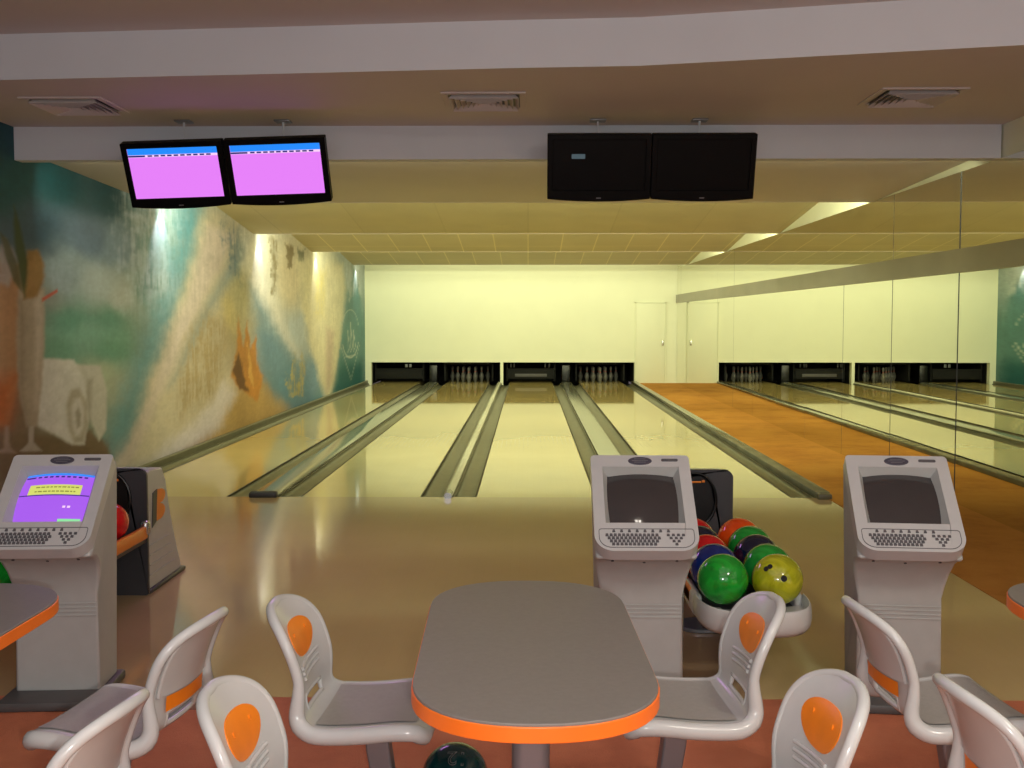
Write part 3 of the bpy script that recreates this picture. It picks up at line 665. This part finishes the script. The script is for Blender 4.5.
# ------------------------------------------------------------------ score consoles
KA = math.atan2(.325, .37)
def make_kiosk(label, x, y, rz, lit):
    t = thing('score_console', label, 'score console', (x, y, 0), rz, 'score consoles')
    P = [(.143, .974), (.165, .980), (.20, .03), (-.045, .03), (-.04, .44), (-.047, .49), (-.068, .545), (-.11, .595), (-.16, .622), (-.205, .632), (-.227, .642)]
    hw = lambda v: .174 if v < .45 else (.203 if v > .62 else .174+.029*(v-.45)/.17)
    mb = MB(); bm = mb.bm
    n = len(P); nx = 6
    rows = []
    for k in range(nx+1):
        q = -1+2*k/nx
        rows.append([bm.verts.new((hw(v)*q, u, v)) for u, v in P])
    for k in range(nx):
        for i in range(n): bm.faces.new([rows[k][i], rows[k][(i+1) % n], rows[k+1][(i+1) % n], rows[k+1][i]])
    bm.faces.new(list(reversed(rows[0]))); bm.faces.new(rows[-1])
    body = mb.build('body', M['kiosk'], t, bev=.014, seg=3, ang=30)
    rb = MB()
    for z in (.355, .372, .389, .406): rb.tube([(-.165, -.042, z), (.165, -.042, z)], .0035, 6)
    rb.build('ridges', M['kiosk'], body)
    mb = MB()
    for xx in (-.13, 0, .13): mb.tube([(xx, -.145+.02*(xx == 0), .622-.01*(xx == 0)), (xx, -.150+.02*(xx == 0), .612-.01*(xx == 0))], .006, 8)
    mb.build('screw', M['dark'], body)
    f = lambda u, v, w: (u, -.258+v*math.cos(KA)-w*math.sin(KA), .668+v*math.sin(KA)+w*math.cos(KA))
    L = .492
    out = rrect(.207, -.005, L+.004, .05, 12, rs=(.075, .075, .018, .018))
    inn = loop_to(.160, .149, 0, .283, out)
    pan = MB().ring(out, inn, -.036, .024, f).build('console_panel', M['kiosk_face'], t, bev=.006, seg=3)
    inn2 = loop_to(.139, .128, 0, .285, out)
    mb = MB(); mb.quadgrid([[f(u, v, .022) for u, v in inn], [f(u, v, -.018) for u, v in inn2]], closev=True)
    mb.build('screen_recess', M['kiosk'], pan, ang=20)
    hwid, hh, cv = .147, .133, .285
    nn = 16
    dome = lambda a, b: .004-.022*(a*a*.55+b*b*.55)
    edge = lambda a, b: (hwid*a*(1-.035*b*b), cv+hh*b*(1-.05*a*a))
    mb = MB(); mb.quadgrid([[f(*edge(-1+2*i/nn, -1+2*j/nn), dome(-1+2*i/nn, -1+2*j/nn)) for j in range(nn+1)] for i in range(nn+1)])
    scr = mb.build('screen', M['scr_violet'] if lit else M['glass'], pan)
    def patch(name, m, a0, a1, b0, b1, lift):
        mb = MB(); mb.quadgrid([[f(*edge(a0+(a1-a0)*i/8, b0+(b1-b0)*j/4), dome(a0+(a1-a0)*i/8, b0+(b1-b0)*j/4)+lift) for j in range(5)] for i in range(9)])
        return mb.build(name, m, scr)
    if lit:
        patch('title_bar', M['scr_blue'], -.97, .97, .90, 1.0, .001)
        mb = MB()
        for k in range(11):
            a0 = -.95+k*.165
            for b0, b1 in ((.80, .87),):
                w = .25 if k == 0 else .10
                mb.quadgrid([[f(*edge(a0+w*i, b0+(b1-b0)*j), dome(a0+w*i, b0+(b1-b0)*j)+.0012) for j in (0, 1)] for i in (0, 1)])
        mb.build('marks', M['scr_navy'], scr)
        patch('divider_bar', M['scr_navy'], -.97, .97, .02, .06, .0008)
        patch('message_box', M['scr_yellow'], -.74, .72, .06, .48, .0014)
        mb = MB()
        for r, b in enumerate((.34, .16)):
            a = -.56
            rr = random.Random(r)
            while a < .55:
                w = rr.uniform(.05, .13)
                mb.quadgrid([[f(*edge(a+w*i, b+.05*j), dome(a+w*i, b+.05*j)+.002) for j in (0, 1)] for i in (0, 1)])
                a += w+.03
        mb.build('message_text', M['scr_text'], scr)
        patch('green_bar', M['scr_green'], .30, .92, -.98, -.86, .0014)
        patch('white_mark', M['scr_white'], .34, .42, -.46, -.38, .0014); patch('white_mark', M['scr_white'], .47, .55, -.46, -.38, .0014)
    # oval badge, slot, keyboard
    ov = [(.0+.050*math.cos(2*PI*k/28),   .463+.022*math.sin(2*PI*k/28)) for k in range(28)]
    b = MB().prism(ov, .02, .0275, f).build('oval_badge', M['badge'], pan, bev=.002)
    mb = MB()
    for k, w in ((-1, .024), (0, .034), (1, .024)):
        mb.prism([(-w, .463+k*.009-.0012), (w, .463+k*.009-.0012), (w, .463+k*.009+.0012), (-w, .463+k*.009+.0012)], .027, .0285, f)
    mb.build('badge_lines', M['metal'], b)
    MB().prism([(u+.125, v) for u, v in rrect(.035, .461, .475, .006, 4)], .02, .0265, f).build('slot', M['key'], pan)
    kb = MB().ring(rrect(.19, .010, .104, .02, 8, rs=(.05, .05, .012, .012)), rrect(.1875, .0125, .1015, .02, 8, rs=(.048, .048, .010, .010)), .022, .0255, f).build('keyboard_outline', M['key'], pan)
    mb = MB()
    for k in range(8): mb.prism([(-.13+k*.031-.006, .086), (-.13+k*.031+.006, .086), (-.13+k*.031+.004, .097), (-.13+k*.031-.004, .097)], .022, .0285, f)
    for r in range(4):
        for k in range((13, 13, 12, 11)[r]):
            u = -.158+r*.008+k*.0165; v = .072-r*.0150
            mb.prism([(u-.0062, v-.006), (u+.0062, v-.006), (u+.0050, v+.0055), (u-.0050, v+.0055)], .022, .028, f)
    for r, us in enumerate(((.085, .105, .125, .145), (.095, .115, .135), (.105, .125), (.115,))):
        for u in us:
            v = .072-r*.0150
            mb.prism([(u-.006, v-.005), (u+.006, v-.005), (u+.005, v+.005), (u-.005, v+.005)], .022, .028, f)
    mb.build('keypad', M['key'], pan)
    MB().box((0, .02, .02), (.40, .44, .04), bev=.012).build('base', M['base'], t)
    return t
make_kiosk('grey score console with a glowing violet screen, at the left', -1.968, 4.62, math.radians(4), True)
make_kiosk('grey score console with a dark screen, left of the coloured balls', .472, 4.63, 0, False)
make_kiosk('grey score console with a dark screen, standing alone at the right', 1.540, 4.63, math.radians(-6), False)

# ------------------------------------------------------------------ ball returns
def make_return(label, x):
    t = thing('ball_return', label, 'ball return', (x, 6.34, 0), 0, 'ball returns')
    f = lambda u, v, w: (u, w, v)
    P = [(.022, .0), (.022, .70), (.12, .718), (.33, .70), (.39, .62), (.44, .48), (.51, .32), (.60, .15), (.66, .05), (.66, 0)]
    body = MB().prism(P, -.205, .205, lambda u, v, w: (w, u, v)).build('hood', M['plastic'], t, bev=.012)
    out = rrect(.222, .0, .735, .05, 16, rs=(.02, .02, .05, .05))
    cx, cz, ra, rb = 0, .56, .125, .155
    n = len(out); inn = []
    for k in range(n):
        a = -.75*PI+2*PI*k/n
        inn.append((cx+ra*math.cos(a), cz+rb*math.sin(a)))
    pl = MB().ring(out, inn, 0, .022, f).build('front_plate', M['dark'], t, bev=.008, seg=3)
    mb = MB(); mb.quadgrid([[f(u, v, .0) for u, v in inn], [f(u, v, .0185) for u, v in inn]], closev=True)
    mb.prism([(u*.999, v) for u, v in inn], .0145, .0185, f)
    mb.build('ball_opening', M['black'], pl)
    MB().tube([f(u, v, -.001) for u, v in inn], .009, 8, closed=True).build('opening_rim', M['black'], pl)
    mb = MB(); mb.box((-.005, -.003, .665), (.09, .006, .010), bev=.002); mb.box((.052, -.003, .669), (.018, .006, .014), bev=.003)
    mb.build('logo_strip', M['orange'], pl)
    # side emblem: slanted grey bar and an orange double-lobed letter shape
    for s in (-1, 1):
        g = lambda u, v, w, s=s: (s*(.206+w), .12+(u-.085)*1.5, .37+(v-.36)*.72)
        h = lambda u, v, w, s=s: (s*(.206+w), u, v)
        MB().prism([(.085, .36), (.135, .40), (.15, .66), (.10, .64)], 0, .004, g).build('emblem_bar', M['dark'], body)
        lob = [(.135, .40)]+[(.17+.07*math.cos(a), .465+.065*math.sin(a)) for a in np.linspace(-PI/2, PI/2*.95, 12)]+[(.18, .532)]+[(.185+.06*math.cos(a), .592+.058*math.sin(a)) for a in np.linspace(-PI/2, PI/2, 12)]+[(.15, .655)]
        MB().prism(lob, 0, .004, g).build('emblem', M['orange'], body)
        sl = MB()
        for k in range(4): sl.tube([h(.08, .10+.058*k, .001), h(.53-.035*k, .10+.058*k, .001)], .004, 6)
        sl.build('side_groove', M['kiosk'], body)
    MB().box((0, .36, .012), (.45, .66, .024), bev=.006).build('hood_base', M['dark'], t)
    # ball table: deck, orange side rails, grey rounded nose, pedestal
    MB().box((0, -.80, .33), (.43, 1.62, .05), bev=.01).build('deck', M['dark'], t)
    for s in (-1, 1):
        MB().box((s*.222, -.76, .375), (.03, 1.46, .075), bev=.012, seg=3).build('side_rail', M['orange'], t)
        MB().box((s*.222, -.035, .40), (.05, .06, .085), bev=.02, seg=3).build('rail_bracket', M['chrome'], t)
    MB().box((0, -.78, .362), (.014, 1.5, .02), bev=.004).build('row_divider', M['dark'], t)
    no = []
    for k in range(33):
        a = PI+PI*k/32; c, s_ = math.cos(a), math.sin(a)
        no.append((.240*math.copysign(abs(c)**.7, c), -1.60+.33*math.copysign(abs(s_)**.7, s_)))
    cen = (0, -1.62)
    sc = lambda q: [(u*q, cen[1]+(v-cen[1])*q) for u, v in no]
    mb = MB()
    mb.quadgrid([[(u, v, z) for u, v in sc(q)] for q, z in ((.70, .31), (.93, .315), (.985, .335), (1, .36), (.995, .395), (.985, .412), (.97, .420), (.955, .420), (.945, .412), (.935, .37), (.5, .36))])
    mb.build('rack_nose', M['plastic'], t, ang=60)
    for s in (-1, 1):
        MB().box((s*.217, -1.44, .365), (.04, .32, .10), bev=.02, seg=3).build('nose_cheek', M['plastic'], t)
    MB().box((0, -.62, .16), (.12, .2, .30), bev=.02).build('pedestal', M['dark'], t)
    MB().prism(rrect(.17, -.12, .12, .1, 8), 0, .02, lambda u, v, w: (u, v-.62, w)).build('foot_plate', M['metal'], t, bev=.004)
    return t
make_return('ball return with orange emblem on its pale side, behind the left console', -2.405)
make_return('ball return loaded with coloured balls beside the middle console', .945)
R = .1080
def ball(label, x, y, m, z=.482, group='bowling balls on the rack', rot=None, holes=None):
    o = thing('bowling_ball', label, 'bowling ball', (x, y, z), 0, group)
    mb = MB(); bmesh.ops.create_icosphere(mb.bm, subdivisions=4, radius=R)
    b = mb.build('ball_body', M[m], o, ang=180)
    if holes:
        for d, r in (((-.58, -.60, .55), .0115), ((-.43, -.62, .64), .0115), ((.04, -.95, .25), .0135)):
            d = Vector(d).normalized()
            MB().tube([d*(R-.004), d*(R+.0008)], r, 12).build('finger_hole', M['soot'], o)
    return o
for k, (m, l) in enumerate((('b_yellow', 'yellow-green ball with dark finger holes, at the front right of the rack'), ('b_green2', 'green ball right behind the yellow-green ball on the rack'),
                            ('b_navy', 'dark navy ball between two green balls in the right row of the rack'), ('b_green2', 'green ball between the navy ball and the orange ball on the rack'), ('b_orange', 'orange ball at the top of the right row, before the return opening'))):
    ball(l, 1.064+.004*k*(k % 2), 4.735+.2175*k, m, holes=True if m == 'b_yellow' else None)
for k, (m, l) in enumerate((('b_green', 'large glossy green ball at the front left of the rack'), ('b_blue', 'blue ball behind the front green ball, partly behind the console'), ('b_red', 'red ball behind the blue ball in the left row of the rack'),
                            ('b_navy', 'dark blue ball between two red balls in the left row of the rack'), ('b_red', 'red ball at the far end of the left row of the rack'))):
    ball(l, .832, 4.735+.2175*k, m)
ball('red ball lying before the opening of the left ball return', -2.29, 6.03, 'b_red', group=None)
ball('green ball at the left border, behind the left table and console', -2.285, 4.72, 'b_green', group=None)
fb = ball('dark teal ball with number 12 on the floor below the middle table', -.235, 3.55, 'b_teal', z=R, group=None)
cu = bpy.data.curves.new('number', 'FONT'); cu.body = '12'; cu.size = .070; cu.align_x = 'CENTER'; cu.align_y = 'CENTER'; cu.fill_mode = 'NONE'; cu.bevel_depth = .0011; cu.bevel_resolution = 1
tmp = bpy.data.objects.new('tmp', cu); C.objects.link(tmp); bpy.context.view_layer.update()
me = bpy.data.meshes.new_from_object(tmp.evaluated_get(bpy.context.evaluated_depsgraph_get()))
bpy.data.objects.remove(tmp)
d = Vector((.10, -.56, .82)).normalized(); xx = Vector((1, 0, 0)); xx = (xx-d*xx.dot(d)).normalized(); yy = d.cross(xx)
for v in me.vertices:
    q = d*R-xx*v.co.x-yy*v.co.y
    v.co = q.normalized()*(R+.0002+v.co.z)
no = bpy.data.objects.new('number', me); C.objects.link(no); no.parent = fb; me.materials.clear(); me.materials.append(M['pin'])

# ------------------------------------------------------------------ hanging screens
def make_tv(label, x, z, y, tilt, roll, on, sticker=False, w=.752, h=.49):
    t = thing('hanging_screen', label, 'screen', (x, y, z), 0, 'hanging screens')
    t.rotation_euler = (math.radians(tilt), math.radians(roll), 0)
    f = lambda u, v, w_: (u, w_, v)
    out = rrect(w/2, -h/2, h/2, .012, 6)
    out = [(u, v-.016*(1-(2*u/w)**2) if v < 0 else v) for u, v in out]
    # a row of extra points keeps the lower edge bulging
    low = [(-w/2+w*k/16, -h/2-.02*(1-(2*k/16-1)**2)) for k in range(1, 16)]
    out = [p for p in out if p[1] < -h/4 and p[0] < 0 and False] or ([(-w/2, -h/2)]+low+[(w/2, -h/2), (w/2, h/2), (-w/2, h/2)])
    body = MB().prism(out, .012, .075, f).build('casing', M['tv'], t, bev=.006)
    MB().box((0, .10, 0), (w*.62, .06, h*.62), bev=.01).build('back_cover', M['tv'], body)
    iw, ih, ic = w/2-.042, h/2-.052, .012
    n = 32
    o2 = []
    for k in range(n):
        q = k*4/n; i = int(q); tt = q-i; cs = [(-1, -1), (1, -1), (1, 1), (-1, 1)]
        a = cs[i]; b = cs[(i+1) % 4]; u = a[0]+(b[0]-a[0])*tt; v = a[1]+(b[1]-a[1])*tt
        o2.append((u*w/2, v*h/2-(.02*(1-u*u) if v <= -1 else 0)))
    i2 = loop_to(iw, ih, 0, ic, o2)
    fr = MB().ring(o2, i2, -.006, .02, f).build('frame', M['tv'], t, bev=.004)
    scr = MB().prism([(-iw, ic-ih), (iw, ic-ih), (iw, ic+ih), (-iw, ic+ih)], .006, .014, f).build('screen', M['scr_pink'] if on else M['tv'], t)
    MB().prism(rrect(.018, -h/2+.004, -h/2+.012, .002, 3), -.008, -.004, f).build('brand_mark', M['metal'], fr)
    if on:
        g = lambda u, v, w_: (u*iw, .006-w_, ic+v*ih)
        q = lambda a, b, c, e: [(a, c), (b, c), (b, e), (a, e)]
        MB().prism(q(-.995, .995, .74, .995), 0, .001, g).build('title_bar', M['scr_blue'], scr)
        MB().prism(q(-.995, -.62, .66, .725), 0, .0012, g).build('navy_line', M['scr_navy'], scr)
        mb = MB()
        for k in range(10): mb.prism(q(-.56+k*.145, -.56+k*.145+.10, .665, .725), 0, .0012, g)
        mb.build('score_marks', M['scr_navy'], scr)
        MB().prism(q(-.995, .995, .645, .74), 0, .0006, g).build('score_bar', M['scr_white'], scr)
    if sticker:
        MB().prism([(u-.155, v) for u, v in rrect(.05, .06, .095, .004, 3)], -.0005, .004, lambda u, v, w_: (u, .004-w_*.2, v)).build('message_box', M['scr_grey'], scr)
    # ceiling bracket, built upright in the hanging direction
    b = MB(); b.tube([(0, .13, .05), (0, .15, .12)], .02, 8)
    b.build('bracket', M['metal'], t)
    return t
tl = 25; rl = -1.8
for dx, l in ((-.381, 'leftmost hanging screen, lit magenta with a blue bar, near the mural'), (.381, 'second hanging screen, lit magenta with a blue bar, right of the leftmost')):
    make_tv(l, -2.247+dx, 2.678+dx*math.tan(math.radians(1.8)), 8.40, tl, rl, True)
for dx, l in ((-.386, 'black switched-off hanging screen with a small grey box on it'), (.386, 'blank black hanging screen, rightmost of the four')):
    make_tv(l, .913+dx, 2.716, 8.40, 18, 0, False, dx < 0, w=.768, h=.478)
for x, z in ((-2.63, 2.69), (-1.87, 2.71), (.53, 2.72), (1.30, 2.72)):
    l = {-2.63: 'thin ceiling pole holding the leftmost screen', -1.87: 'thin ceiling pole holding the second screen from left', .53: 'thin ceiling pole holding the switched-off screen with grey box', 1.30: 'thin ceiling pole holding the rightmost screen'}[x]
    t = thing('ceiling_mount', l, 'screen mount', (x, 8.62, MID), 0, 'screen mounts')
    MB().tube([(0, 0, 0), (0, 0, z-MID+.08)], .008, 10).build('pole', M['soffit'], t)
    MB().box((0, 0, -.006), (.12, .12, .012), bev=.003).build('ceiling_plate', M['metal'], t)
    MB().box((0, -.045, z-MID+.08), (.14, .12, .05), bev=.006).build('clamp', M['metal'], t)

# ------------------------------------------------------------------ air vents
def vent(label, x, y):
    t = thing('air_vent', label, 'air vent', (x, y, MID), 0, 'ceiling air vents')
    f = lambda u, v, w: (u, v, w)
    sq = lambda a: [(-a, -a), (a, -a), (a, a), (-a, a)]
    MB().ring(sq(.285), sq(.242), -.012, 0, f).build('vent_frame', M['white'], t, bev=.003)
    MB().prism(sq(.242), -.004, -.001, f).build('backing', M['dark'], t)
    mb = MB()
    for k in range(6):
        a = .236-k*.038
        o, i = sq(a), sq(a-.024)
        rows = [[(u, v, -.006) for u, v in i], [(u, v, -.034) for u, v in o], [(u*.99, v*.99, -.036) for u, v in o], [(u, v, -.009) for u, v in i]]
        mb.quadgrid(rows, closev=True, closeu=True)
    mb.build('louvre', M['white'], t, ang=20)
vent('white square ceiling air vent at the left, above the lit screens', -3.19, 7.95)
vent('white square ceiling air vent in the middle between the screen pairs', -.30, 7.83)
vent('white square ceiling air vent at the right, near the mirror wall', 2.60, 7.73)

# ------------------------------------------------------------------ twin lamp over the consoles, mirrored in their dark screens
t = thing('ceiling_lamp', 'small twin ceiling lamp above the score consoles, mirrored in their dark screens', 'ceiling lamp', (.56, 3.5, TOP), 0)
MB().box((0, 0, -.012), (.22, .10, .024), bev=.006).build('lamp_plate', M['white'], t)
for s in (-1, 1):
    MB().lathe([(.03, -.024), (.036, -.05), (.03, -.075), (.012, -.085)], 14, (s*.055, 0, 0)).build('bulb', M['bulb'], t)

# ------------------------------------------------------------------ mural spotlights
for k, y in enumerate((12.36, 16.85, 21.4, 26.35)):
    t = thing('mural_spotlight', ['small recessed spotlight shining on the mural splash beside the lit screens', 'small recessed spotlight shining on the cream streak of the mural', 'small recessed spotlight shining on the mural before the teal end panel', 'small recessed spotlight over the teal ship panel by the pin wall'][k], 'spotlight', (XL+.16, y, LOW+.10), 0, 'mural spotlights')
    MB().lathe([(.035, .06), (.042, .05), (.045, 0), (.036, -.004)], 16).build('lamp_can', M['chrome'], t)
    MB().lathe([(.033, -.002), (.033, -.006)], 16).build('lamp_face', M['spot_glow'], t)
    MB().tube([(0, 0, .05), (0, 0, .40 if k < 3 else .3)], .008, 8).build('stem', M['metal'], t)
# ------------------------------------------------------------------ lights
def area(name, loc, size, power, col, direction, spread=PI):
    L = bpy.data.lights.new(name, 'AREA'); L.shape = 'RECTANGLE'; L.size, L.size_y = size; L.energy = power; L.color = col; L.spread = spread
    o = bpy.data.objects.new(name, L); C.objects.link(o); o.location = loc
    o.rotation_euler = Vector(direction).to_track_quat('-Z', 'Y').to_euler()
    return o
YEL = (.97, 1.0, .62)
for k, (y, p) in enumerate(((12.27, 150), (16.7, 150), (21.15, 135), (26.12, 36))):
    area('lane_light', ((XL+XR)/2, y, 3.02), (7.3, .12), p, YEL, (0, 1, -.35))
area('first_lane_light', ((XL+XR)/2, 9.1, 2.915), (7.3, .08), 70, YEL, (0, 1, -.6), 2.2)
for k, y in enumerate((12.36, 16.85, 21.4, 26.35)):
    L = bpy.data.lights.new('mural_spot', 'SPOT'); L.energy = 24; L.color = (1, .98, .85); L.spot_size = math.radians(75); L.spot_blend = .5; L.shadow_soft_size = .03
    o = bpy.data.objects.new('mural_spot', L); C.objects.link(o); o.location = (XL+.17, y, LOW+.08)
    o.rotation_euler = Vector((-.16, 0, -1)).to_track_quat('-Z', 'Y').to_euler()
area('room_fill', (0, -2.4, 2.0), (5, 2.2), 64, (.93, .99, 1), (0, 1, 0))
area('seating_fill', (0, 1.4, 3.34), (5.5, 4), 30, (.97, .96, 1), (0, 0, -1))  # unseen overhead panel of light added to lift the terracotta floor
area('seating_lamp', (2.1, 1.0, 3.3), (.4, .4), 34, (1, .92, .78), (0, .45, -1))
area('screen_glow_boost', (-2.25, 8.22, 2.66), (1.4, .4), 9, (.80, .35, 1), (.1, -.6, -1), 2.3)  # added lamp before the lit screens, strengthening their own violet glow
L = bpy.data.lights.new('camera_flash', 'POINT'); L.energy = 120; L.color = (1, .95, .92); L.shadow_soft_size = .02
o = bpy.data.objects.new('camera_flash', L); C.objects.link(o); o.location = (.05, -.02, 1.53)

W = bpy.data.worlds.new('world'); bpy.context.scene.world = W; W.use_nodes = True
bg = W.node_tree.nodes['Background']; bg.inputs['Color'].default_value = (.30, .25, .27, 1); bg.inputs['Strength'].default_value = .4

# ------------------------------------------------------------------ camera
cam = bpy.data.cameras.new('camera'); cam.sensor_width = 36; cam.lens = 1120/1024*36; cam.clip_end = 100
co = bpy.data.objects.new('camera', cam); C.objects.link(co)
co.location = (0, 0, 1.59)
co.rotation_euler = (PI/2-math.atan(65/1120), 0, math.atan(16/1120))
sc = bpy.context.scene
sc.camera = co
sc.view_settings.view_transform = 'Standard'; sc.view_settings.look = 'None'; sc.view_settings.gamma = 1
sc.view_settings.use_curve_mapping = False
sc.view_settings.exposure = 0
sc.cycles.use_denoising = True
sc.cycles.max_bounces = 8; sc.cycles.diffuse_bounces = 4; sc.cycles.glossy_bounces = 5
sc.cycles.sample_clamp_indirect = 6
sc.cycles.caustics_reflective = True
